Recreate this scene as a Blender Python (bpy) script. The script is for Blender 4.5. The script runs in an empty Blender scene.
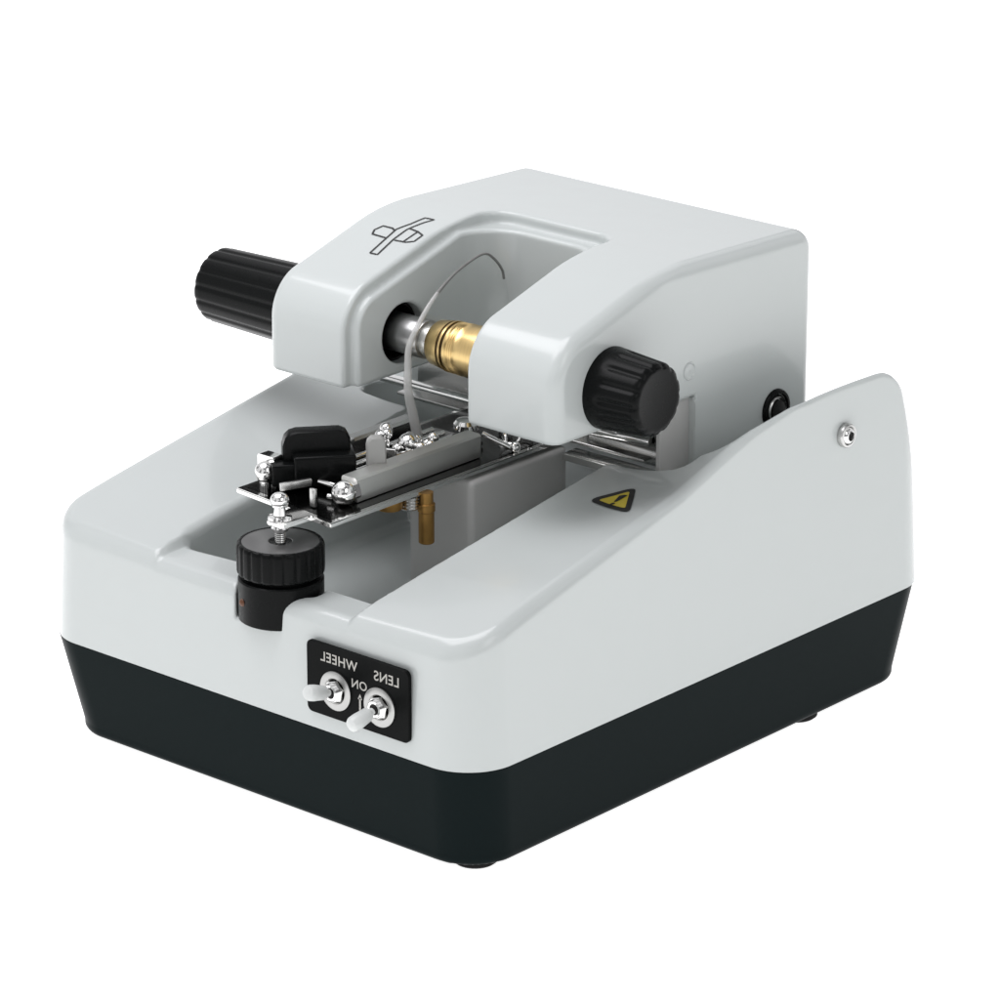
import bpy, bmesh, math, random
import numpy as np
from mathutils import Vector, Matrix

S = 0.03            # one modelling unit = 30 mm
random.seed(4)
scene = bpy.context.scene
COL = scene.collection
ORG = {}            # object name -> world origin (modelling units)

# ------------------------------------------------------------------ materials
def mat(name, col, rough=0.4, metal=0.0, spec=0.5, coat=0.0, noise=0.0, nscale=60, rvar=0.0, bump=0.0,
        bscale=400, stretch=(1, 1, 1), emis=0.0, trans=0.0, ior=1.45, sss=0.0):
    m = bpy.data.materials.new(name); m.use_nodes = True
    nt = m.node_tree; b = nt.nodes['Principled BSDF']
    b.inputs['Base Color'].default_value = (*col, 1)
    b.inputs['Roughness'].default_value = rough
    b.inputs['Metallic'].default_value = metal
    b.inputs['Specular IOR Level'].default_value = spec
    b.inputs['Coat Weight'].default_value = coat
    b.inputs['IOR'].default_value = ior
    b.inputs['Transmission Weight'].default_value = trans
    if sss:
        b.inputs['Subsurface Weight'].default_value = sss
        b.inputs['Subsurface Scale'].default_value = 0.004
    if emis:
        b.inputs['Emission Color'].default_value = (1, 1, 1, 1)
        b.inputs['Emission Strength'].default_value = emis
    tc = nt.nodes.new('ShaderNodeTexCoord')
    mp = nt.nodes.new('ShaderNodeMapping'); mp.inputs['Scale'].default_value = stretch
    nt.links.new(tc.outputs['Object'], mp.inputs['Vector'])
    if noise or rvar:
        n = nt.nodes.new('ShaderNodeTexNoise'); n.inputs['Scale'].default_value = nscale
        n.inputs['Detail'].default_value = 4
        nt.links.new(mp.outputs['Vector'], n.inputs['Vector'])
        if noise:
            mr = nt.nodes.new('ShaderNodeMapRange')
            mr.inputs['To Min'].default_value = 1 - noise; mr.inputs['To Max'].default_value = 1 + noise
            nt.links.new(n.outputs['Fac'], mr.inputs['Value'])
            vm = nt.nodes.new('ShaderNodeVectorMath'); vm.operation = 'SCALE'
            vm.inputs[0].default_value = col
            nt.links.new(mr.outputs['Result'], vm.inputs['Scale'])
            nt.links.new(vm.outputs['Vector'], b.inputs['Base Color'])
        if rvar:
            mr = nt.nodes.new('ShaderNodeMapRange')
            mr.inputs['To Min'].default_value = max(0.02, rough - rvar); mr.inputs['To Max'].default_value = rough + rvar
            nt.links.new(n.outputs['Fac'], mr.inputs['Value'])
            nt.links.new(mr.outputs['Result'], b.inputs['Roughness'])
    if bump:
        n2 = nt.nodes.new('ShaderNodeTexNoise'); n2.inputs['Scale'].default_value = bscale
        nt.links.new(mp.outputs['Vector'], n2.inputs['Vector'])
        bp = nt.nodes.new('ShaderNodeBump'); bp.inputs['Strength'].default_value = bump
        bp.inputs['Distance'].default_value = 0.0002
        nt.links.new(n2.outputs['Fac'], bp.inputs['Height'])
        nt.links.new(bp.outputs['Normal'], b.inputs['Normal'])
    return m

M = dict(
    white=mat('white_moulded_plastic', (0.488, 0.517, 0.510), 0.24, spec=0.5, coat=0.25, rvar=0.04, nscale=90, noise=0.008, bump=0.04, bscale=900),
    grey=mat('grey_painted_metal', (0.46, 0.46, 0.45), 0.35, spec=0.4, noise=0.03),
    base=mat('dark_base_paint', (0.0055, 0.0095, 0.0100), 0.34, spec=0.035, rvar=0.05, nscale=120, bump=0.06, bscale=1500),
    black=mat('black_knob_plastic', (0.0045, 0.005, 0.005), 0.27, spec=0.10, rvar=0.06, nscale=150, bump=0.05, bscale=1200),
    matblack=mat('matt_black', (0.006, 0.006, 0.006), 0.6, spec=0.25),
    rubber=mat('black_rubber', (0.012, 0.012, 0.012), 0.8, spec=0.2),
    chrome=mat('polished_chrome', (0.78, 0.78, 0.77), 0.10, metal=1, rvar=0.04, nscale=200),
    steel=mat('brushed_steel', (0.52, 0.52, 0.51), 0.27, metal=1),
    satin=mat('satin_steel', (0.66, 0.66, 0.64), 0.36, metal=1, rvar=0.02, nscale=20),
    washer=mat('dull_washer', (0.40, 0.40, 0.39), 0.34, metal=1, noise=0.1, nscale=300),
    shaft=mat('turned_steel', (0.36, 0.36, 0.36), 0.28, metal=1, noise=0.15, nscale=160, stretch=(9, 1, 1)),
    plate=mat('dark_steel_plate', (0.075, 0.075, 0.073), 0.16, metal=1, noise=0.25, nscale=60),
    brass=mat('turned_brass', (0.70, 0.51, 0.23), 0.28, metal=1, noise=0.14, nscale=150, stretch=(10, 1, 1)),
    darkbrass=mat('dark_brass', (0.10, 0.07, 0.035), 0.45, metal=1),
    copper=mat('old_brass', (0.33, 0.19, 0.06), 0.42, metal=1, noise=0.2, nscale=300, bump=0.3, bscale=900),
    panel=mat('black_panel', (0.004, 0.0045, 0.0045), 0.35, spec=0.05),
    ink=mat('silver_print', (0.42, 0.41, 0.38), 0.5),
    dink=mat('black_print', (0.02, 0.02, 0.02), 0.6),
    yellow=mat('yellow_print', (0.62, 0.49, 0.05), 0.5, noise=0.1, nscale=300),
    bat=mat('lever_sleeve', (0.58, 0.60, 0.59), 0.35),
    tab=mat('grey_nylon', (0.30, 0.30, 0.29), 0.35, noise=0.06),
    clear=mat('grey_clear_plastic', (0.52, 0.52, 0.51), 0.15, noise=0.05),
    disc=mat('brushed_disc', (0.17, 0.17, 0.17), 0.32, metal=0.8, rvar=0.1, nscale=90),
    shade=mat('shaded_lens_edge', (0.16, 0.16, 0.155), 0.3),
    amber=mat('amber_mark', (0.10, 0.035, 0.012), 0.4),
)

# ------------------------------------------------------------------ object helpers
def link(name, me, m, parent, c, smooth=True, kind=None):
    o = bpy.data.objects.new(name, me); COL.objects.link(o)
    if m is not None: me.materials.append(m)
    po = Vector((0, 0, 0))
    if parent is not None:
        o.parent = parent; po = ORG[parent.name]
    o.location = (Vector(c) - po) * S
    ORG[o.name] = Vector(c)
    if kind: o['kind'] = kind
    return o

def obj(name, bm, m, parent, smooth=35, recalc=True):
    """bmesh in world modelling units -> one mesh object with its origin at its own centre"""
    if recalc: bmesh.ops.recalc_face_normals(bm, faces=bm.faces)
    vs = np.array([v.co for v in bm.verts]); c = Vector((vs.min(0) + vs.max(0)) / 2)
    for v in bm.verts: v.co = (v.co - c) * S
    if smooth:
        for f in bm.faces: f.smooth = True
        a = math.radians(smooth)
        for e in bm.edges:
            if len(e.link_faces) == 2 and e.calc_face_angle(0) > a: e.smooth = False
    me = bpy.data.meshes.new(name); bm.to_mesh(me); bm.free()
    return link(name, me, m, parent, c)

def frame(d):
    d = Vector(d).normalized()
    a = Vector((0, 0, 1)) if abs(d.z) < 0.9 else Vector((1, 0, 0))
    u = d.cross(a).normalized(); v = d.cross(u).normalized()
    return d, u, v

def add_lathe(bm, o, d, prof, n=48, mod=None, cap=True):
    """prof: list of (s along axis, radius). mod(theta, i) scales the radius"""
    o = Vector(o); d, u, v = frame(d); rings = []
    for i, (s, r) in enumerate(prof):
        ring = []
        for k in range(n):
            th = 2 * math.pi * k / n
            rr = r * (mod(th, i) if mod else 1)
            ring.append(bm.verts.new(o + d * s + (u * math.cos(th) + v * math.sin(th)) * rr))
        rings.append(ring)
    for a, b in zip(rings, rings[1:]):
        for k in range(n):
            bm.faces.new((a[k], a[(k + 1) % n], b[(k + 1) % n], b[k]))
    if cap:
        bm.faces.new(rings[0][::-1]); bm.faces.new(rings[-1])

def add_cyl(bm, a, b, r, bev=0.0, n=32, r2=None):
    a, b = Vector(a), Vector(b); L = (b - a).length; r2 = r if r2 is None else r2
    if bev: prof = [(0, r - bev), (bev * .3, r - bev * .3), (bev, r), (L - bev, r2), (L - bev * .3, r2 - bev * .3), (L, r2 - bev)]
    else: prof = [(0, r), (L, r2)]
    add_lathe(bm, a, b - a, prof, n)

def add_ball(bm, c, r, sq=1.0, n=20):
    prof = [(-r * sq * math.cos(math.pi * i / n), max(r * math.sin(math.pi * i / n), 0.002)) for i in range(n + 1)]
    add_lathe(bm, c, (0, 0, 1), prof, 24)

def add_box(bm, c, size, bev=0.0, rot=None, seg=3):
    r = bmesh.ops.create_cube(bm, size=1.0)
    vs = r['verts']
    for v in vs: v.co = Vector((v.co.x * size[0], v.co.y * size[1], v.co.z * size[2]))
    if bev:
        es = list({e for v in vs for e in v.link_edges})
        q = bmesh.ops.bevel(bm, geom=es, offset=bev, segments=seg, affect='EDGES', profile=0.5)
        vs = list({v for f in q['faces'] for v in f.verts} | {v for v in vs if v.is_valid})
    mt = Matrix.Translation(c) @ (rot.to_4x4() if rot is not None else Matrix())
    for v in vs: v.co = mt @ v.co

def add_tube(bm, pts, rad, n=12, closed=False):
    pts = [Vector(p) for p in pts]
    m = len(pts); rad = rad if isinstance(rad, (list, tuple)) else [rad] * m
    rings = []; prev = None
    for i, p in enumerate(pts):
        t = (pts[min(i + 1, m - 1)] - pts[max(i - 1, 0)]).normalized()
        if prev is None: _, u, _ = frame(t)
        else: u = (prev - t * prev.dot(t)).normalized()
        prev = u; v = t.cross(u)
        rings.append([bm.verts.new(p + (u * math.cos(2 * math.pi * k / n) + v * math.sin(2 * math.pi * k / n)) * rad[i]) for k in range(n)])
    for a, b in zip(rings, rings[1:]):
        for k in range(n): bm.faces.new((a[k], a[(k + 1) % n], b[(k + 1) % n], b[k]))
    bm.faces.new(rings[0][::-1]); bm.faces.new(rings[-1])

def smooth_path(pts, k=6):
    pts = [Vector(p) for p in pts]; out = []
    P_ = [pts[0]] + pts + [pts[-1]]
    for i in range(1, len(P_) - 2):
        a, b, c, d = P_[i - 1:i + 3]
        for j in range(k):
            t = j / k
            out.append(0.5 * ((2 * b) + (c - a) * t + (2 * a - 5 * b + 4 * c - d) * t * t + (3 * b - a - 3 * c + d) * t ** 3))
    out.append(pts[-1]); return out

def add_prism(bm, c, n, up, outline, depth, bev=0.0):
    """2D outline (a,b) extruded along n by depth, starting at c"""
    n = Vector(n).normalized(); up = Vector(up); up = (up - n * up.dot(n)).normalized(); rt = up.cross(n)
    c = Vector(c)
    lo = [bm.verts.new(c + rt * a + up * b) for a, b in outline]
    k = len(lo)
    if bev:
        cx = sum(a for a, b in outline) / k; cy = sum(b for a, b in outline) / k
        def inset(a, b):
            l = math.hypot(a - cx, b - cy); f = (l - bev) / l; return cx + (a - cx) * f, cy + (b - cy) * f
        mid = [bm.verts.new(c + rt * a + up * b + n * (depth - bev)) for a, b in outline]
        hi = [bm.verts.new(c + rt * a + up * b + n * depth) for a, b in (inset(*q) for q in outline)]
        loops = [lo, mid, hi]
    else:
        hi = [bm.verts.new(c + rt * a + up * b + n * depth) for a, b in outline]; loops = [lo, hi]
    for A, B in zip(loops, loops[1:]):
        for i in range(k): bm.faces.new((A[i], A[(i + 1) % k], B[(i + 1) % k], B[i]))
    bm.faces.new(lo[::-1]); bm.faces.new(loops[-1])

def rrect(w, h, r, seg=6):
    out = []
    for cx, cy, a0 in ((w/2 - r, h/2 - r, 0), (-w/2 + r, h/2 - r, 90), (-w/2 + r, -h/2 + r, 180), (w/2 - r, -h/2 + r, 270)):
        for i in range(seg + 1):
            a = math.radians(a0 + 90 * i / seg); out.append((cx + r * math.cos(a), cy + r * math.sin(a)))
    return out
def ngon(n, r, ph=0.0): return [(r * math.cos(2*math.pi*i/n + ph), r * math.sin(2*math.pi*i/n + ph)) for i in range(n)]

# ------------------------------------------------------------------ moulded shells: implicit shape -> mesh
def box2(x, y, cx, cy, hx, hy, r=0.0):
    qx = np.abs(x - cx) - hx + r; qy = np.abs(y - cy) - hy + r
    return np.minimum(np.maximum(qx, qy), 0) + np.sqrt(np.maximum(qx, 0) ** 2 + np.maximum(qy, 0) ** 2) - r
def rmax(a, b, r):
    u = np.maximum(r + a, 0); v = np.maximum(r + b, 0)
    return np.minimum(-r, np.maximum(a, b)) + np.sqrt(u * u + v * v)
def rmin(a, b, r): return -rmax(-a, -b, r)

def shell(name, f, lo, hi, h, m, parent, zmin=None, zmax=None):
    ax = [np.arange(lo[i], hi[i] + h, h) for i in range(3)]
    X, Y, Z = np.meshgrid(*ax, indexing='ij', sparse=True)
    V = f(X, Y, Z).astype(np.float32) + 1e-7
    V = np.broadcast_to(V, tuple(len(a) for a in ax))
    N = V.shape; ins = V < 0
    c = ins[:-1, :-1, :-1].astype(np.int8)
    cnt = np.zeros(tuple(n - 1 for n in N), np.int8)
    sl = lambda o, n: slice(o, o + n - 1)
    for dx in (0, 1):
        for dy in (0, 1):
            for dz in (0, 1): cnt += ins[sl(dx, N[0]), sl(dy, N[1]), sl(dz, N[2])]
    act = (cnt > 0) & (cnt < 8)
    I = np.argwhere(act); idx = -np.ones(act.shape, np.int64); idx[act] = np.arange(len(I))
    acc = np.zeros((len(I), 3)); num = np.zeros(len(I))
    cs = [(0,0,0),(1,0,0),(0,1,0),(1,1,0),(0,0,1),(1,0,1),(0,1,1),(1,1,1)]
    vals = [V[I[:,0]+a, I[:,1]+b, I[:,2]+d].astype(float) for a, b, d in cs]
    for i in range(8):
        for j in range(i + 1, 8):
            if sum(abs(np.array(cs[i]) - np.array(cs[j]))) != 1: continue
            a, b = vals[i], vals[j]; q = (a < 0) != (b < 0)
            t = np.where(q, a / np.where(q, a - b, 1), 0)
            p = np.array(cs[i])[None] + t[:, None] * (np.array(cs[j]) - np.array(cs[i]))[None]
            acc[q] += p[q]; num[q] += 1
    Pp = (I + acc / num[:, None]) * h + np.array([a[0] for a in ax])[None]
    def grad(P, e):
        g = np.empty_like(P)
        for k in range(3):
            d = np.zeros(3); d[k] = e
            A = P + d; B = P - d
            g[:, k] = (f(A[:,0], A[:,1], A[:,2]) - f(B[:,0], B[:,1], B[:,2])) / (2 * e)
        return g
    P0 = Pp.copy()
    for _ in range(4):
        g = grad(Pp, 0.004); g2 = np.maximum((g * g).sum(1), 0.05)
        Pp = Pp - (f(Pp[:,0], Pp[:,1], Pp[:,2]) / g2)[:, None] * g
        Pp = P0 + np.clip(Pp - P0, -h, h)
    quads = []
    for k in range(3):
        a = [slice(None)] * 3; b = [slice(None)] * 3
        a[k] = slice(0, -1); b[k] = slice(1, None)
        e = ins[tuple(a)] != ins[tuple(b)]
        o1, o2 = [(1, 2), (2, 0), (0, 1)][k]
        E_ = np.argwhere(e); E_ = E_[(E_[:, o1] > 0) & (E_[:, o2] > 0) & (E_[:, o1] < N[o1] - 1) & (E_[:, o2] < N[o2] - 1)]
        s = ins[E_[:,0], E_[:,1], E_[:,2]]
        def at(d1, d2):
            q = E_.copy(); q[:, o1] -= d1; q[:, o2] -= d2; return idx[q[:,0], q[:,1], q[:,2]]
        Q = np.stack([at(1,1), at(0,1), at(0,0), at(1,0)], 1)
        Q[~s] = Q[~s][:, ::-1]; quads.append(Q)
    Q = np.concatenate(quads); Q = Q[(Q >= 0).all(1)]
    g = grad(Pp, 0.008)
    for lim, sg in ((zmin, 1), (zmax, -1)):
        if lim is None: continue
        out_ = (Pp[:, 2] - lim) * sg < 0
        Q = Q[~out_[Q].all(1)]; Pp[out_, 2] = lim
    used = np.unique(Q); remap = -np.ones(len(Pp), np.int64); remap[used] = np.arange(len(used))
    Q = remap[Q]; Pp = Pp[used]; g = g[used]
    nrm = g / np.maximum(np.linalg.norm(g, axis=1), 1e-9)[:, None]
    cen = (Pp.min(0) + Pp.max(0)) / 2
    me = bpy.data.meshes.new(name)
    me.from_pydata(((Pp - cen) * S).tolist(), [], Q.tolist())
    me.polygons.foreach_set('use_smooth', [True] * len(me.polygons))
    me.update()
    me.normals_split_custom_set_from_vertices(nrm.tolist())
    return link(name, me, m, parent, cen)

# ------------------------------------------------------------------ setting: white floor, glow added to keep it pure white without shadows
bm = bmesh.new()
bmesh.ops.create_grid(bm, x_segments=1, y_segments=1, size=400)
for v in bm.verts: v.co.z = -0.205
fl = obj('floor', bm, mat('white_glowing_floor', (0.8, 0.8, 0.8), 0.7, spec=0.1, emis=0.93), None, smooth=0)
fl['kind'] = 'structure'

# ------------------------------------------------------------------ the machine
root = bpy.data.objects.new('lens_grooving_machine', None); COL.objects.link(root)
root.location = Vector((-3.05, 3.75, -0.205)) * S; ORG[root.name] = Vector((-3.05, 3.75, -0.205))
root.empty_display_size = 0.05
root['label'] = 'white and black tabletop lens grooving machine with black knobs and two toggle switches'
root['category'] = 'machine'

# base ---------------------------------------------------------
def f_base(x, y, z):
    t = np.clip(z / 0.95, 0, 1)
    x0 = -6.06 - 0.29 * t; x1 = -0.03 + 0.015 * t; y0 = 0.075 - 0.065 * t; y1 = 7.50 + 0.34 * t
    cx = (x0 + x1) / 2; cy = (y0 + y1) / 2; hx = (x1 - x0) / 2; hy = (y1 - y0) / 2
    qx = np.abs(x - cx) - hx + 0.56; qy = np.abs(y - cy) - hy + 0.56
    d = np.minimum(np.maximum(qx, qy), 0) + np.sqrt(np.maximum(qx, 0) ** 2 + np.maximum(qy, 0) ** 2) - 0.56
    return rmax(d, -0.12 - z, 0.08) + 0 * x
base = shell('base', f_base, (-6.5, -0.2, -0.28), (0.2, 8.0, 1.1), 0.04, M['base'], root, zmax=0.945)
for x, y in ((-0.42, 0.50), (-0.33, 5.75), (-5.2, 0.7), (-5.2, 6.2)):
    bm = bmesh.new(); add_lathe(bm, (x, y, -0.10), (0, 0, -1), [(0, .24), (.07, .24), (.095, .21), (.104, .17)], 32)
    obj('rubber_foot', bm, M['rubber'], base)

# body shell ---------------------------------------------------
def h_body(x, y):
    u = np.abs(x + 3.17)
    yy = np.maximum(y, 0)
    t = np.clip((u - 1.43) / 1.70, 0, 1) ** (1 + 1.3 * np.clip((yy - 1.2) / 2.5, 0, 1))
    zi = 2.2 + 0.145 * y + 0.07 * (1 - np.exp(-yy / 0.25)) - 0.5 * np.clip((y - 4.4) / 1.2, 0, 1)
    fr_ = 1 - np.exp(-yy / 0.22)
    zr = 2.2 + 0.245 * y + 0.11 * fr_ + 0.16 * np.clip((y - 3.4) / 1.3, 0, 1) - 0.22 * np.maximum(y - 5.3, 0) ** 1.3
    zl = 2.2 + 0.185 * y + 0.13 * fr_ - 0.10 * np.maximum(y - 5.3, 0) ** 1.35
    zo = np.where(x > -3.1, zr, zl)
    w = np.clip((u - 1.36) / 0.09, 0, 1); w = w * w * (3 - 2 * w)
    sill = 2.2 + 0.03 * yy
    return sill + (zi + (zo - zi) * t - sill) * w

def f_body(x, y, z):
    plan = box2(x, y, -3.17, 3.93, 3.175, 3.93, 0.58) + 0.052 * (z - 0.95)
    back = 0.955 * (y - 7.38) + 0.30 * (z - 3.2)
    top = 0.955 * (z - h_body(x, y))
    d = rmax(plan, rmax(back, top, 0.38), 0.15)
    front = box2(x, y, -3.17, 2.8, 1.43, 2.2, 0.10)
    rear = box2(x, y, -3.05, 6.50, 2.37, 2.35, 0.14)
    cav = rmin(front, rear, 0.10)
    floor_ = np.where(y > 6.9, 2.0, 1.50) + 0 * z
    cav = rmax(cav, floor_ - z, 0.10)
    d = rmax(d, -cav, 0.035 + 0.08 * np.clip((-3.7 - x) / 0.7, 0, 1) * np.clip((3.0 - y) / 1.5, 0, 1))
    cup = np.sqrt((x + 2.98) ** 2 + (y - 0.37) ** 2) - 0.475
    cup = rmax(cup, (x + 2.90 - 1.2 * np.maximum(y - 0.02, 0)) * 0.8, 0.05)
    cup = np.maximum(cup, 1.86 - z)
    d = rmax(d, -cup, 0.035)
    return d
body = shell('body_shell', f_body, (-6.45, -0.2, 0.85), (0.2, 8.0, 4.0), 0.035, M['white'], root, zmin=0.955)

# pivot screw on the right wall
bm = bmesh.new()
c = Vector((-0.10, 6.20, 3.02))
add_lathe(bm, c, (1, 0, 0), [(0, .135), (.05, .135), (.065, .125), (.07, .105), (.055, .098)], 36, cap=False)
sc_ = obj('pivot_screw', bm, M['steel'], root)
bm = bmesh.new()
add_lathe(bm, c, (1, 0, 0), [(0.0, .10), (.045, .10), (.085, .075), (.095, .052), (.06, .046)], 36, cap=False)
obj('screw_head', bm, M['chrome'], sc_)
bm = bmesh.new(); add_prism(bm, c + Vector((0.03, 0, 0)), (1, 0, 0), (0, 0, 1), ngon(6, .05), .035)
obj('hex_socket', bm, M['matblack'], sc_)

# warning label on the right wall -------------------------------
def decal(name, pts2, off, m, parent, hf, sub=3):
    bm = bmesh.new()
    vs = [bm.verts.new((x, y, 0)) for x, y in pts2]; bm.faces.new(vs)
    bmesh.ops.triangulate(bm, faces=bm.faces)
    bmesh.ops.subdivide_edges(bm, edges=bm.edges, cuts=sub, use_grid_fill=True)
    for v in bm.verts: v.co.z = float(hf(v.co.x, v.co.y)) + off
    bmesh.ops.recalc_face_normals(bm, faces=bm.faces)
    if sum(f.normal.z for f in bm.faces) < 0: bmesh.ops.reverse_faces(bm, faces=bm.faces)
    return obj(name, bm, m, parent, smooth=60, recalc=False)
A, B, C_ = Vector((-1.285, 3.286)), Vector((-0.961, 3.689)), Vector((-0.479, 2.99))
ctr = (A + B + C_) / 3
def tri(scale, r):
    out = []; V3 = [ctr + (p - ctr) * scale for p in (A, B, C_)]
    for i in range(3):
        p = V3[i]; a = (V3[i - 1] - p).normalized(); b = (V3[(i + 1) % 3] - p).normalized()
        for k in range(6):
            t = k / 5; q0 = p + a * r; q1 = p + b * r
            out.append((q0 * (1 - t) ** 2 + p * 2 * t * (1 - t) + q1 * t * t))
    return [(p.x, p.y) for p in out]
wl = decal('warning_label', tri(1.04, .16), .008, M['dink'], root, h_body)
decal('yellow_field', tri(.66, .05), .012, M['yellow'], wl, h_body)
ax_ = (B - (A + C_) / 2).normalized(); pe = Vector((-ax_.y, ax_.x))
def P2(a, b): p = ctr + ax_ * a + pe * b; return (p.x, p.y)
decal('exclamation_mark', [P2(-.05, -.018), P2(-.05, .018), P2(.12, .052), P2(.14, 0), P2(.12, -.052)], .016, M['dink'], wl, h_body, 1)
decal('exclamation_dot', [P2(-.105 + .030 * math.cos(a), .030 * math.sin(a)) for a in [i * math.pi / 5 for i in range(10)]], .016, M['dink'], wl, h_body, 1)

# switch panel ---------------------------------------------------
pc = Vector((-1.55, 0.012, 1.53))
bm = bmesh.new(); add_prism(bm, pc, (0, -1, 0), (0, 0, 1), rrect(1.42, .79, .07), .040, .008)
pan = obj('switch_panel', bm, M['panel'], root)
PF = pc.y - 0.040
def text(name, s, x, z, size, parent, flip=False):
    cu = bpy.data.curves.new(name, 'FONT'); cu.body = s; cu.size = size; cu.align_x = 'CENTER'; cu.align_y = 'CENTER'
    cu.space_character = 1.08; cu.offset = size * 0.012
    o = bpy.data.objects.new('tmp', cu); COL.objects.link(o)
    dg = bpy.context.evaluated_depsgraph_get(); me = bpy.data.meshes.new_from_object(o.evaluated_get(dg))
    bm = bmesh.new(); bm.from_mesh(me); bpy.data.objects.remove(o); bpy.data.meshes.remove(me)
    for v in bm.verts: v.co = Vector((x - v.co.x, PF - 0.004, z + v.co.y))      # the lettering reads mirrored
    bmesh.ops.recalc_face_normals(bm, faces=bm.faces)
    if sum(f.normal.y for f in bm.faces) > 0: bmesh.ops.reverse_faces(bm, faces=bm.faces)
    return obj(name, bm, M['ink'], parent, smooth=0, recalc=False)
text('lettering', 'WHEEL', -1.80, 1.785, .150, pan)
text('lettering', 'LENS', -1.14, 1.765, .150, pan)
text('lettering', 'ON', -1.52, 1.60, .135, pan)
bm = bmesh.new()
for t in ([(-.012, -.16), (.012, -.16), (.012, .05), (-.012, .05)], [(-.03, .03), (.03, .03), (0, .09)]):
    f_ = bm.faces.new([bm.verts.new((-1.51 + a, PF - 0.004, 1.42 + b)) for a, b in t])
bmesh.ops.recalc_face_normals(bm, faces=bm.faces)
for f_ in bm.faces:
    if f_.normal.y > 0: f_.normal_flip()
obj('arrow_mark', bm, M['ink'], pan, smooth=0, recalc=False)
for sx, sz, up in ((-1.845, 1.455, 0.30), (-1.235, 1.44, -0.20)):
    c = Vector((sx, PF, sz)); out = Vector((0, -1, 0))
    bm = bmesh.new()
    add_lathe(bm, c, out, [(0, .212), (.018, .212), (.026, .20), (.026, .14), (.010, .125)], 40, cap=False)
    sw = obj('toggle_switch', bm, M['washer'], pan)
    bm = bmesh.new(); add_prism(bm, c + out * .006, out, (0, 0, 1), ngon(6, .125, .3), .045, .01)
    # ring nut, collar and the sleeve on the bat
    add_lathe(bm, c, out, [(.03, .095), (.085, .095), (.095, .085), (.095, .06), (.07, .05)], 32, cap=False)
    for k in range(3): add_lathe(bm, c, out, [(.052 + k*.014, .094), (.058 + k*.014, .101), (.064 + k*.014, .094)], 32, cap=False)
    nut = obj('nut', bm, M['chrome'], pan)
    bm = bmesh.new(); add_ball(bm, c + out * .075, .055); nb = obj('swivel', bm, M['matblack'], pan)
    d = Vector((0, -1, up)).normalized()
    bm = bmesh.new()
    add_lathe(bm, c + out * .07, d, [(0, .032), (.08, .040), (.10, .062), (.12, .074), (.28, .086), (.335, .084), (.365, .070), (.38, .040), (.383, .008)], 32)
    obj('lever', bm, M['bat'], pan)

# motor housing ---------------------------------------------------
AX = Vector((0, 3.26, 4.09))        # spindle axis (along x)
def h_top(y): return 4.70 + 0.29 * (y - 2.6)
def f_house(x, y, z):
    slope = 0.96 * (z - h_top(y))
    top = rmax(slope, z - 5.15 + 0.035 * (y - 4.4) + 0 * slope, 0.14)
    prof = rmax(rmax(top, 2.39 - y, 0.40), y - 6.76, 0.24)
    d = rmax(np.abs(x + 3.05) - 2.07, prof, 0.16)
    # slot between the two arms, with a shallow step round its mouth
    slot = box2(x, y, -3.06, 2.4, 0.82, 2.30, 0.50)
    d = rmax(d, -slot, 0.07)
    step = box2(x, y, -3.09, 2.3, 0.88, 2.58, 0.30)
    step = rmax(step, -(rmax(top, 2.39 - y, 0.40) + 0.14), 0.04)
    d = rmax(d, -step, 0.05)
    # underside: arms end at 3.64, the block behind drops lower
    low = np.where(y > 4.7, 2.72, 3.64) + 0 * x
    d = rmax(d, low - z, 0.05)
    # hollow inside and the mouth of the pocket at the side
    hol = box2(x, y, -3.03, 5.55, 1.93, 0.72, 0.1)
    d = rmax(d, -rmax(hol, z - 3.9, 0.05), 0.02)
    poc = np.maximum(np.maximum(np.abs(y - 4.47) - 0.26, z - 3.66), -(x + 1.2))
    # spindle bores
    rr = np.sqrt((y - AX.y) ** 2 + (z - AX.z) ** 2)
    bore = np.maximum(rr - 0.335, np.abs(x + 3.02) - 1.5)
    d = rmax(d, -bore, 0.03)
    # round dimple on the side
    dim = np.sqrt((x + 1.0) ** 2 * 2.5 + (y - 4.59) ** 2 + (z - 3.95) ** 2)
    return d
house = shell('motor_housing', f_house, (-5.25, 2.25, 2.6), (-0.85, 6.85, 5.35), 0.03, M['white'], root)

# black liner rings in the bores, seen round the spindle
for x0, s in ((-4.0, -1), (-2.02, 1)):
    bm = bmesh.new()
    add_lathe(bm, (x0, AX.y, AX.z), (s, 0, 0), [(0.0, .325), (0.0, .30), (.45, .30), (.45, .1)], 48, cap=False)
    obj('bore_liner', bm, M['matblack'], house)
# side bearing wall inside the side pocket
bm = bmesh.new(); add_box(bm, (-1.10, 4.47, 3.16), (.06, .50, .96), .01)
obj('pocket_plate', bm, M['grey'], house)
bm = bmesh.new(); add_lathe(bm, (-1.0, 4.59, 3.95), (1, 0, 0), [(0, .105), (.028, .10), (.034, .09), (.028, .08), (.022, .075), (.024, .01)], 40, cap=False)
obj('screw_cover', bm, M['white'], house)
# grommet
bm = bmesh.new()
add_lathe(bm, (-1.02, 6.10, 3.15), (1, 0, 0), [(0, .23), (.06, .23), (.085, .215), (.09, .185), (.06, .175)], 40, cap=False)
gr = obj('grommet', bm, M['black'], house)
bm = bmesh.new(); add_lathe(bm, (-1.02, 6.10, 3.15), (1, 0, 0), [(.02, .17), (.06, .165), (.09, .14), (.05, .12), (.05, .01)], 40, cap=False)
obj('pivot_bushing', bm, M['steel'], gr)
bm = bmesh.new(); add_cyl(bm, (-1.0, 6.10, 3.15), (-.92, 6.10, 3.15), .11, .01)
obj('bushing_cap', bm, M['matblack'], gr)

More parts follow.
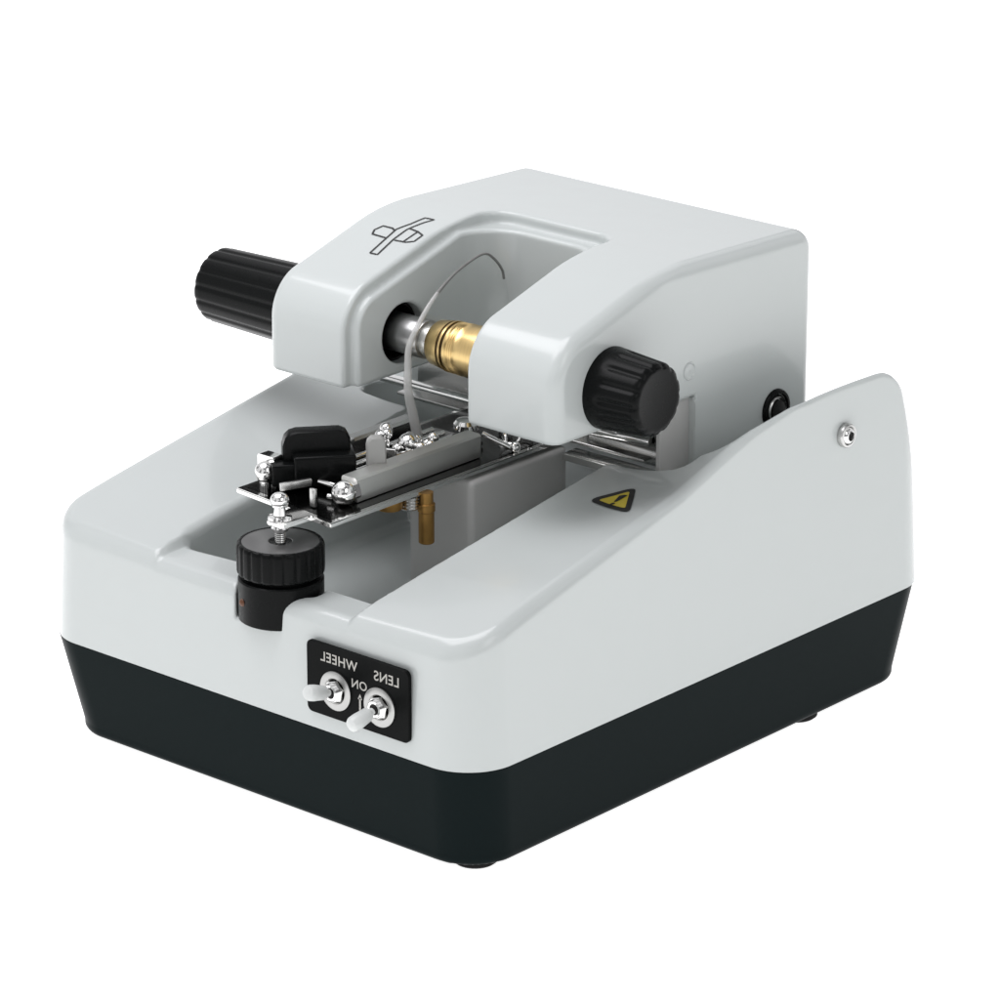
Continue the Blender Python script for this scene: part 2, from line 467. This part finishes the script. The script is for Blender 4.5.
# lens-and-wheel outline printed on the left arm ------------------
strip = [(-4.532,3.428),(-4.57,3.695),(-4.601,3.927),(-4.537,4.093),(-4.502,4.29),(-4.374,4.296),(-4.425,4.175),(-4.481,3.971),(-4.479,3.75),(-4.425,3.429),(-4.532,3.428)]
wheelL = [(-4.585,3.74),(-4.793,3.75),(-4.835,3.83),(-4.80,3.93),(-4.66,3.93),(-4.60,3.90)]
wheelR = [(-4.479,4.0),(-4.327,3.978),(-4.201,3.934),(-4.201,3.80),(-4.30,3.75),(-4.455,3.738)]
wheelM = [(-4.327,3.978),(-4.336,3.76)]
wshift = 0
def top_h(x, y): return float(min(h_top(y), 5.10))
bm = bmesh.new()
for path in (strip, wheelL, wheelR, wheelM):
    path = [(min(a + .15, -4.07), b - .16) for a, b in path]; q = []
    for a, b in zip(path, path[1:]):
        for k in range(5): t = k / 5; q.append((a[0] + (b[0]-a[0])*t, a[1] + (b[1]-a[1])*t))
    q.append(path[-1])
    W = 0.0115; prev = None
    for i, (x, y) in enumerate(q):
        x0, y0 = q[max(i-1, 0)]; x1, y1 = q[min(i+1, len(q)-1)]
        l = math.hypot(x1-x0, y1-y0) or 1; nx, ny = -(y1-y0)/l*W, (x1-x0)/l*W
        zz = 0.006
        cur = []
        for sgn in (1, -1):
            X_, Y_ = x + sgn*nx, y + sgn*ny
            # put the print on the moulded surface itself
            lo_, hi_ = 4.0, 5.4
            for _ in range(24):
                mid = (lo_ + hi_) / 2
                if f_house(np.array([X_]), np.array([Y_]), np.array([mid]))[0] < 0: lo_ = mid
                else: hi_ = mid
            cur.append(bm.verts.new((X_, Y_, lo_ + zz)))
        if prev: bm.faces.new((prev[0], prev[1], cur[1], cur[0]))
        prev = cur
bmesh.ops.recalc_face_normals(bm, faces=bm.faces)
for f_ in bm.faces:
    if f_.normal.z < 0: f_.normal_flip()
obj('printed_symbol', bm, M['dink'], house, smooth=0, recalc=False)

# spindle and grooving wheel ---------------------------------------
bm = bmesh.new()
add_cyl(bm, (-4.55, AX.y, AX.z), (-3.52, AX.y, AX.z), .215, .01)
sh = obj('spindle', bm, M['shaft'], root)
bm = bmesh.new(); add_cyl(bm, (-3.56, AX.y, AX.z), (-3.37, AX.y, AX.z), .19, .01); obj('spacer', bm, M['steel'], sh)
bm = bmesh.new()
add_lathe(bm, (-3.38, AX.y, AX.z), (1, 0, 0), [(0, .19), (.0, .235), (.02, .25), (.16, .272), (.19, .275), (.195, .24), (.225, .24), (.23, .285),
          (.255, .285), (.26, .245), (.29, .245), (.295, .285), (.315, .285), (.33, .27), (.345, .283), (.36, .276), (.375, .286), (.39, .278), (.405, .288), (.42, .280), (.435, .290), (.45, .283), (.52, .292), (.78, .300), (.95, .300), (.97, .285), (.97, .2)], 64, cap=False)
wh = obj('grooving_wheel', bm, M['brass'], root)
for s0 in (.20, .265):
    bm = bmesh.new(); add_lathe(bm, (-3.38 + s0, AX.y, AX.z), (1, 0, 0), [(0, .25), (.0, .272), (.0245, .272), (.0245, .25)], 64, cap=False)
    obj('groove_ring', bm, M['darkbrass'], wh)
bm = bmesh.new(); add_cyl(bm, (-2.52, AX.y, AX.z), (-2.3, AX.y, AX.z), .30, .01); add_cyl(bm, (-2.3, AX.y, AX.z), (-1.95, AX.y, AX.z), .22, .01)
obj('spindle_collar', bm, M['matblack'], root)

# fluted knobs --------------------------------------------------------
def knob(name, base_pt, d, L, r0, r1, nfl, depth, m, s0=.14, pw=3, sd=.10):
    bm = bmesh.new(); ns = 30; prof = []; g = []
    for i in range(ns + 1):
        s = i / ns; r = r0 + (r1 - r0) * s
        prof.append((s * L, r))
        e = min(max((s - s0) / sd, 0), 1)
        g.append(e * e * (3 - 2 * e))
    prof += [(L + .03, r1 - .015), (L + .055, r1 - .045), (L + .06, r1 - .08)]
    g += [.9, .5, 0]
    prof += [(L + .055, r1 - .10), (L + .055, .01)]; g += [0, 0]
    prof = [(0, r0 - .03), (.01, r0 - .008)] + prof; g = [0, 0] + g
    def mod(th, i):
        w = 0.5 + 0.5 * math.cos(nfl * th); w = w ** pw
        return 1 - depth * g[i] * w
    add_lathe(bm, base_pt, d, prof, 180, mod)
    return obj(name, bm, m, root, smooth=50)
kr = knob('control_knob', (-1.03, AX.y, AX.z), (1, 0, 0), .65, .448, .398, 14, .055, M['black'], .26, 3, .2)
kl = knob('control_knob', (-5.05, AX.y, AX.z), (-1, 0, 0), 1.60, .465, .425, 15, .035, M['black'], .08, 5)
bm = bmesh.new(); add_cyl(bm, (-5.12, AX.y, AX.z), (-4.98, AX.y, AX.z), .2, .01); obj('spindle_collar', bm, M['matblack'], root)

# front adjusting knob ---------------------------------------------------
KC = Vector((-2.99, 0.37, 0))
bm = bmesh.new()
add_lathe(bm, KC + Vector((0, 0, 1.865)), (0, 0, 1), [(0, .435), (.01, .45), (.44, .45), (.455, .435), (.455, .38)], 96)
kb = obj('knob_socket', bm, M['black'], root)
bm = bmesh.new(); add_ball(bm, KC + Vector((-.15, -.410, 2.10)), .045); obj('amber_mark', bm, M['amber'], kb)
bm = bmesh.new()
add_lathe(bm, KC + Vector((0, 0, 2.315)), (0, 0, 1), [(0, .37), (.05, .37), (.05, .43), (.065, .455), (.09, .46), (.34, .46), (.375, .452), (.39, .435), (.392, .41), (.382, .40)], 216,
          lambda th, i: 1 - (.032 * max(0, math.cos(22 * th)) ** 2 if 3 <= i <= 6 else 0))
ak = obj('adjusting_knob', bm, M['black'], root, smooth=50)
bm = bmesh.new(); add_lathe(bm, KC + Vector((0, 0, 2.69)), (0, 0, 1), [(0, .405), (.012, .403), (.014, .39), (.014, .13), (.004, .12), (-.01, .02)], 72, cap=False)
obj('knob_disc', bm, M['disc'], ak)
bm = bmesh.new()
th_ = [(0, .050)]
for k in range(12): th_ += [(.02 + k * .022, .050), (.031 + k * .022, .056)]
th_ += [(.32, .05)]
add_lathe(bm, KC + Vector((0, 0, 2.64)), (0, 0, 1), th_, 24)
rod = obj('threaded_rod', bm, M['steel'], ak)

# lens carrier plate --------------------------------------------------------
ZP = 2.88
def P3(x, y, z): return Vector((x, y, z))
out = [(-4.03, .78), (-3.17, .69), (-3.14, .34), (-3.08, .27), (-2.90, .26), (-2.85, .33), (-2.82, .655), (-2.51, .62), (-2.50, 4.55), (-4.02, 4.55)]
bm = bmesh.new()
lo = [bm.verts.new((x, y, ZP)) for x, y in out]; r_ = bmesh.ops.extrude_face_region(bm, geom=[bm.faces.new(lo)])
for v in [g for g in r_['geom'] if isinstance(g, bmesh.types.BMVert)]: v.co.z += .055
bmesh.ops.recalc_face_normals(bm, faces=bm.faces)
bmesh.ops.bevel(bm, geom=list(bm.edges), offset=.012, segments=2, affect='EDGES')
plate = obj('lens_carriage', bm, M['chrome'], root)
bm = bmesh.new()
ins_ = [(-3.96, .87), (-3.30, .81), (-3.12, .77), (-2.58, .70), (-2.57, 4.5), (-3.95, 4.5)]
bm.faces.new([bm.verts.new((x, y, ZP + .059)) for x, y in ins_])
for f_ in bm.faces:
    if f_.normal.z < 0: f_.normal_flip()
obj('carriage_top', bm, M['plate'], plate, smooth=0, recalc=False)
ZT = ZP + .06
# ball seat over the rod
bm = bmesh.new()
add_lathe(bm, P3(-2.99, .37, ZP - .06), (0, 0, 1), [(0, .05), (.0, .085), (.03, .095), (.06, .085), (.115, .08), (.115, .12), (.13, .13), (.155, .125), (.165, .08)], 32)
add_lathe(bm, P3(-2.99, .37, ZT + .05), (0, 0, 1), [(0, .07), (.09, .055), (.095, .085), (.115, .09), (.13, .08), (.135, .05)], 32)
add_ball(bm, P3(-2.99, .37, ZT + .21), .10, .85)
add_ball(bm, P3(-3.14, .52, ZT + .12), .075); add_cyl(bm, P3(-3.14, .52, ZT - .02), P3(-3.14, .52, ZT + .1), .05)
obj('ball_seat', bm, M['chrome'], plate)
# right clamp bar
bm = bmesh.new()
add_prism(bm, P3(-2.83, 1.25, ZT + .01), (0, 1, 0), (0, 0, 1), [(-.11, 0), (.11, 0), (.11, .235), (.09, .26), (-.09, .26), (-.11, .235)], 1.95)
cb = obj('clamp_bar', bm, M['satin'], plate, smooth=20)
bm = bmesh.new()
add_prism(bm, P3(-2.80, 1.16, ZT + .12), (0, 1, 0), (0, 0, 1), ngon(6, .125, .2), .12)
add_ball(bm, P3(-2.80, 1.13, ZT + .13), .135)
add_cyl(bm, P3(-2.98, 1.3, ZT + .1), P3(-3.3, 1.3, ZT + .1), .035)
obj('end_ball', bm, M['chrome'], cb)
# left clamp bar
bm = bmesh.new()
add_prism(bm, P3(-3.86, 1.12, ZT + .01), (0, 1, 0), (0, 0, 1), [(-.09, 0), (.09, 0), (.09, .16), (.06, .19), (-.06, .19), (-.09, .16)], 2.2)
cb2 = obj('clamp_bar', bm, M['steel'], plate, smooth=20)
bm = bmesh.new()
add_ball(bm, P3(-3.80, .99, ZT + .17), .115)
add_prism(bm, P3(-3.84, 1.04, ZT + .22), (0, 1, 0), (0, 0, 1), rrect(.24, .22, .03), .14)
add_cyl(bm, P3(-3.80, .99, ZT + .0), P3(-3.80, .99, ZT + .1), .06)
obj('end_ball', bm, M['chrome'], cb2)
# black clamp lever and its block
R30 = Matrix.Rotation(math.radians(50), 3, 'Z')
bm = bmesh.new()
add_box(bm, P3(-3.42, 1.48, ZT + .20), (.66, .42, .34), .03, R30)
add_box(bm, P3(-3.66, 1.16, ZT + .16), (.32, .30, .24), .02, R30)
bk = obj('clamp_block', bm, M['black'], plate)
bm = bmesh.new()
pr = [(-.33, 0), (.37, .03), (.37, .26), (.33, .33), (.26, .36), (-.20, .36), (-.27, .34), (-.32, .29), (-.35, .20), (-.35, .05)]
dirv = R30 @ Vector((1, 0, 0)); nrm_ = R30 @ Vector((0, -1, 0))
add_prism(bm, P3(-3.57, 1.50, ZT + .24), nrm_, (0, 0, 1), pr, .17, .022)
bmesh.ops.recalc_face_normals(bm, faces=bm.faces)
obj('clamp_lever', bm, M['black'], plate, smooth=40)
# flat strips and upright pins in front of the block
bm = bmesh.new()
add_box(bm, P3(-3.30, .93, ZT + .16), (.045, .36, .085), .008, Matrix.Rotation(math.radians(-20), 3, 'Z'))
obj('flat_link', bm, M['steel'], plate)
bm = bmesh.new(); add_box(bm, P3(-2.98, .86, ZT + .11), (.075, .04, .20), .008); obj('upright_pin', bm, M['steel'], plate)
bm = bmesh.new()
add_cyl(bm, P3(-3.0, 1.10, ZT + .06), P3(-2.80, 1.16, ZT + .05), .028, .005)
add_cyl(bm, P3(-3.02, 1.18, ZT + .06), P3(-2.82, 1.24, ZT + .05), .022, .005)
obj('cross_pin', bm, M['chrome'], plate)
bm = bmesh.new()
add_box(bm, P3(-3.02, 1.62, ZT + .10), (.05, .62, .05), .008, Matrix.Rotation(math.radians(-12), 3, 'Z'))
add_box(bm, P3(-3.62, 1.95, ZT + .24), (.06, .55, .05), .008, Matrix.Rotation(math.radians(14), 3, 'Z'))
add_box(bm, P3(-3.18, 2.15, ZT + .22), (.30, .05, .12), .01, Matrix.Rotation(math.radians(24), 3, 'Z'))
obj('slanted_bar', bm, M['steel'], plate)
# nylon tab
bm = bmesh.new()
add_prism(bm, P3(-2.98, 1.82, ZT + .12), R30 @ Vector((0, -1, 0)), (0, 0, 1), [(-.10, 0), (.10, 0), (.105, .34), (.09, .40), (.05, .435), (-.05, .435), (-.09, .40), (-.105, .34)], .09, .02)
obj('nylon_tab', bm, M['tab'], plate, smooth=40)
# clutter of screws, balls, spring behind the tab
def screw(name, x, y, z, r, m='chrome', h=.06, tilt=(0, 0, 1)):
    bm = bmesh.new(); add_lathe(bm, P3(x, y, z), tilt, [(-.05, r * .55), (0, r * .55), (0, r), (h * .5, r), (h * .85, r * .8), (h, r * .4), (h, .005)], 28)
    return obj(name, bm, M[m], plate)
for x, y, z, r in ((-3.58, 2.55, .22, .07), (-3.46, 2.52, .28, .06), (-3.62, 2.68, .26, .075), (-3.44, 2.38, .20, .055), (-3.37, 2.58, .12, .06),
                   (-3.30, 2.45, .10, .05), (-3.46, 2.30, .10, .05), (-3.22, 2.60, .10, .055), (-3.50, 2.40, .14, .05)):
    bm = bmesh.new(); add_ball(bm, P3(x, y, ZT + z), r); add_cyl(bm, P3(x, y, ZT), P3(x, y, ZT + z), .03)
    obj('ball_pin', bm, M['chrome'], plate)
screw('screw_head', -3.15, 3.45, ZT + .18, .14, h=.11)
screw('screw_head', -3.55, 3.0, ZT + .06, .09, h=.08)
screw('screw_head', -3.70, 2.15, ZT + .06, .08, h=.08)
screw('screw_head', -3.05, 3.95, ZT + .05, .09, h=.07)
bm = bmesh.new()
pts = [(-2.72 + .09 * math.cos(t * .9), 3.5 + .035 * t, ZT + .12 + .09 * math.sin(t * .9)) for t in [i * .35 for i in range(70)]]
add_tube(bm, pts, .018, 8); obj('coil_spring', bm, M['chrome'], plate)
bm = bmesh.new(); add_cyl(bm, P3(-2.86, 3.38, ZT + .20), P3(-2.58, 3.60, ZT + .02), .03, .005); add_ball(bm, P3(-2.58, 3.6, ZT + .05), .06)
obj('tension_pin', bm, M['chrome'], plate)
bm = bmesh.new()
add_box(bm, P3(-3.35, 2.0, ZT + .05), (.5, .9, .08), .01)
add_box(bm, P3(-3.30, 3.1, ZT + .04), (.7, .8, .05), .01)
obj('slide_block', bm, M['plate'], plate)
for dx in (-.16, 0, .16):
    bm = bmesh.new(); add_cyl(bm, P3(-3.35 + dx, 1.7, ZT + .12), P3(-3.35 + dx, 3.3, ZT + .12), .03, .005); obj('guide_rod', bm, M['chrome'], plate)
# guide seat and curved feeler
bm = bmesh.new()
add_ball(bm, P3(-3.28, 2.66, ZT + .17), .12); add_lathe(bm, P3(-3.30, 2.66, ZT), (0, 0, 1), [(0, .10), (.05, .10), (.07, .08)], 28)
for k in range(7):
    a = k * .9; add_ball(bm, P3(-3.20 + .13 * math.cos(a), 2.78 + .13 * math.sin(a), ZT + .17 + .06 * math.sin(a * 2.3)), .06)
obj('feeler_seat', bm, M['chrome'], plate)
fp = [(2.97, 3.02), (2.93, 3.15), (2.84, 3.411), (2.77, 3.652), (2.76, 3.93), (2.789, 4.177), (2.966, 4.415), (3.191, 4.621), (3.498, 4.79), (3.822, 4.882), (4.06, 4.90), (4.21, 4.81), (4.331, 4.668), (4.36, 4.55)]
fp += [(4.40, 4.2), (4.36, 3.75), (4.15, 3.35), (3.80, 3.12), (3.42, 3.02), (3.12, 2.97)]
path = smooth_path([(-3.40, y, z) for y, z in fp + fp[:1]], 6)[:-1]; n_ = len(path)
cy_ = sum(p.y for p in path) / n_; cz_ = sum(p.z for p in path) / n_
bm = bmesh.new(); TH = .032
rings = []
for fct in (1.0, .8, .55, .3, .08):
    rr_ = []
    for p in path:
        y, z = cy_ + (p.y - cy_) * fct, cz_ + (p.z - cz_) * fct
        dome = .10 * (1 - ((y - cy_) ** 2 + (z - cz_) ** 2) / 1.2)
        rr_.append((-3.42 + dome, y, z))
    rings.append(rr_)
sides = []
for sg in (1, -1):
    vr = [[bm.verts.new((a + sg * TH, b, c)) for a, b, c in ring] for ring in rings]
    for A_, B_ in zip(vr, vr[1:]):
        for i in range(n_): bm.faces.new((A_[i], A_[(i + 1) % n_], B_[(i + 1) % n_], B_[i]))
    bm.faces.new(vr[-1]); sides.append(vr[0])
for i in range(n_): bm.faces.new((sides[0][i], sides[0][(i + 1) % n_], sides[1][(i + 1) % n_], sides[1][i]))
gm = bpy.data.materials.new('clear_lens'); gm.use_nodes = True; gn = gm.node_tree; gn.nodes.clear()
o_ = gn.nodes.new('ShaderNodeOutputMaterial'); mx = gn.nodes.new('ShaderNodeMixShader'); fr = gn.nodes.new('ShaderNodeMath')
tr = gn.nodes.new('ShaderNodeBsdfTransparent'); gl = gn.nodes.new('ShaderNodeBsdfGlossy'); gl.inputs['Roughness'].default_value = .03
tr.inputs[0].default_value = (.98, .985, .983, 1)
lw = gn.nodes.new('ShaderNodeLayerWeight'); pw_ = gn.nodes.new('ShaderNodeMath'); pw_.operation = 'POWER'; pw_.inputs[1].default_value = 4
fr.operation = 'MULTIPLY_ADD'; fr.inputs[1].default_value = .5; fr.inputs[2].default_value = .025
gn.links.new(lw.outputs['Facing'], pw_.inputs[0]); gn.links.new(pw_.outputs[0], fr.inputs[0])
gn.links.new(fr.outputs[0], mx.inputs[0]); gn.links.new(tr.outputs[0], mx.inputs[1]); gn.links.new(gl.outputs[0], mx.inputs[2]); gn.links.new(mx.outputs[0], o_.inputs[0])
lens = obj('spectacle_lens', bm, gm, None, smooth=60)
lens['label'] = 'clear curved spectacle lens held between the steel spindle and the brass wheel'
lens['category'] = 'lens'
bm = bmesh.new(); m0 = int(n_ * 13.3 / 20)
edge = [Vector((-3.42 + .10 * (1 - ((p.y - cy_) ** 2 + (p.z - cz_) ** 2) / 1.2), p.y, p.z)) for p in path]
rad = [.066 - .051 * min(1, (i / m0) * 1.6) for i in range(m0)]
m1 = int(m0 * .56); add_tube(bm, edge[:m1], rad[:m1], 12)
em = M['clear']; en = em.node_tree; eb = en.nodes['Principled BSDF']; eo = [n for n in en.nodes if n.type == 'OUTPUT_MATERIAL'][0]
em_mix = en.nodes.new('ShaderNodeMixShader'); em_tr = en.nodes.new('ShaderNodeBsdfTransparent'); em_mix.inputs[0].default_value = .62
en.links.new(em_tr.outputs[0], em_mix.inputs[1]); en.links.new(eb.outputs[0], em_mix.inputs[2]); en.links.new(em_mix.outputs[0], eo.inputs[0])
obj('lens_edge', bm, em, lens, smooth=60)

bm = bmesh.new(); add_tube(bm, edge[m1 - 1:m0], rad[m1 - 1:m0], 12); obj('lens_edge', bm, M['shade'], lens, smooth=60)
# hinge rods, bracket plates behind the carriage ------------------------------
bm = bmesh.new()
add_cyl(bm, P3(-5.30, 4.42, 3.02), P3(-3.1, 4.42, 3.02), .055, .01)
add_cyl(bm, P3(-3.1, 4.42, 3.02), P3(-1.35, 4.42, 3.12), .06, .01)
hr = obj('hinge_rod', bm, M['chrome'], root)
bm = bmesh.new()
add_box(bm, P3(-3.2, 4.72, 3.25), (3.6, .04, .85), .01)
add_box(bm, P3(-3.2, 4.60, 2.90), (3.6, .5, .035), .01)
add_box(bm, P3(-2.2, 4.55, 3.3), (.35, .25, .3), .02)
br = obj('hinge_bracket', bm, M['steel'], root)
bm = bmesh.new()
add_cyl(bm, P3(-2.3, 4.60, 2.92), P3(-1.15, 4.60, 2.92), .11, .02)
obj('hinge_tube', bm, M['steel'], root)
bm = bmesh.new(); add_box(bm, P3(-1.65, 4.30, 2.80), (1.5, .22, .035), .008); add_box(bm, P3(-1.65, 4.18, 2.78), (1.5, .03, .08), .008)
obj('hinge_flange', bm, M['chrome'], br)
bm = bmesh.new(); add_cyl(bm, P3(-2.1, 3.75, 3.50), P3(-1.15, 3.75, 3.50), .07, .01); add_box(bm, P3(-1.7, 3.95, 3.42), (.9, .5, .05), .01)
obj('link_rod', bm, M['shaft'], root)

# block under the carriage, brass posts ---------------------------------------
def f_blk(x, y, z):
    d = box2(x, y, -2.92, 3.55, .46, .80, .07)
    return rmax(rmax(d, z - 2.84, .06), 1.42 - z, .02)
shell('motor_cover', f_blk, (-3.55, 2.6, 1.3), (-2.3, 4.5, 2.95), .04, M['grey'], root)
bm = bmesh.new()
add_lathe(bm, P3(-2.50, 2.08, 2.33), (0, 0, 1), [(0, .075), (.01, .085), (.35, .085), (.36, .095), (.44, .095), (.45, .075), (.57, .075)], 28)
obj('brass_post', bm, M['copper'], root)
bm = bmesh.new()
add_lathe(bm, P3(-2.72, 1.75, 2.75), (0, 0, 1), [(0, .13), (.02, .14), (.10, .14), (.14, .10)], 28)
obj('brass_nut', bm, M['copper'], plate)
bm = bmesh.new()
for k in range(4): add_lathe(bm, P3(-2.62, 1.95, 2.72 + k * .035), (0, 0, 1), [(0, .09), (.017, .105), (.034, .09)], 24)
obj('lock_nut', bm, M['steel'], plate)

# ------------------------------------------------------------------ light
w = bpy.data.worlds.new('World'); scene.world = w; w.use_nodes = True
nt = w.node_tree; bg = nt.nodes['Background']
# unseen surroundings: bright and dark noise patches added for contrast in the chrome
tc = nt.nodes.new('ShaderNodeTexCoord'); ns_ = nt.nodes.new('ShaderNodeTexNoise')
ns_.inputs['Scale'].default_value = 2.6; ns_.inputs['Detail'].default_value = 1.0
mp_ = nt.nodes.new('ShaderNodeMapping'); mp_.inputs['Scale'].default_value = (1, 1, .55); mp_.inputs['Location'].default_value = (3.1, .4, 0)
nt.links.new(tc.outputs['Generated'], mp_.inputs[0]); nt.links.new(mp_.outputs[0], ns_.inputs[0])
cr = nt.nodes.new('ShaderNodeValToRGB'); nt.links.new(ns_.outputs['Fac'], cr.inputs[0])
el = cr.color_ramp.elements
el[0].position = 0.43; el[0].color = (.20, .20, .205, 1)
el[1].position = 0.52; el[1].color = (1.0, 1.0, 1.02, 1)
nt.links.new(cr.outputs[0], bg.inputs['Color']); bg.inputs['Strength'].default_value = .85

def area(name, loc, tgt, size, power, col=(1, 1, 1)):
    l = bpy.data.lights.new(name, 'AREA'); l.shape = 'RECTANGLE'; l.size = size[0] * S; l.size_y = size[1] * S
    l.energy = power; l.color = col
    o = bpy.data.objects.new(name, l); COL.objects.link(o)
    o.location = Vector(loc) * S; o.rotation_euler = (Vector(tgt) - Vector(loc)).to_track_quat('-Z', 'Y').to_euler()
area('added_overhead_light', (-8, -1, 21), (-3, 3, 3), (15, 15), 2.9, (.985, .97, 1))  # unseen lamp added to brighten the tops and arm slopes
area('added_front_light', (-2, -22, 12), (-3, 3, 2), (10, 14), .08)  # unseen lamp added as weak fill from the front
area('added_right_light', (15, -3, 17), (-3, 3.5, 2), (8, 12), .55)  # unseen lamp added to brighten the cavity and the right-hand faces

# ------------------------------------------------------------------ camera
f = 4370.0; elv = math.atan(1550 / f); az = math.radians(41.2)
F = Vector((-math.sin(az) * math.cos(elv), math.cos(az) * math.cos(elv), -math.sin(elv)))
R = Vector((math.cos(az), math.sin(az), 0)); U = R.cross(F)
cam = bpy.data.cameras.new('camera'); co = bpy.data.objects.new('camera', cam); COL.objects.link(co)
co.matrix_world = Matrix(((R.x, U.x, -F.x, 26.70764532 * S), (R.y, U.y, -F.y, -30.10254713 * S), (R.z, U.z, -F.z, 18.22079186 * S), (0, 0, 0, 1)))
cam.sensor_width = 36; cam.lens = f / 1000 * 36; cam.clip_start = 0.05; cam.clip_end = 100
scene.camera = co
scene.view_settings.view_transform = 'Standard'; scene.view_settings.look = 'None'
scene.view_settings.exposure = 0; scene.view_settings.gamma = 1
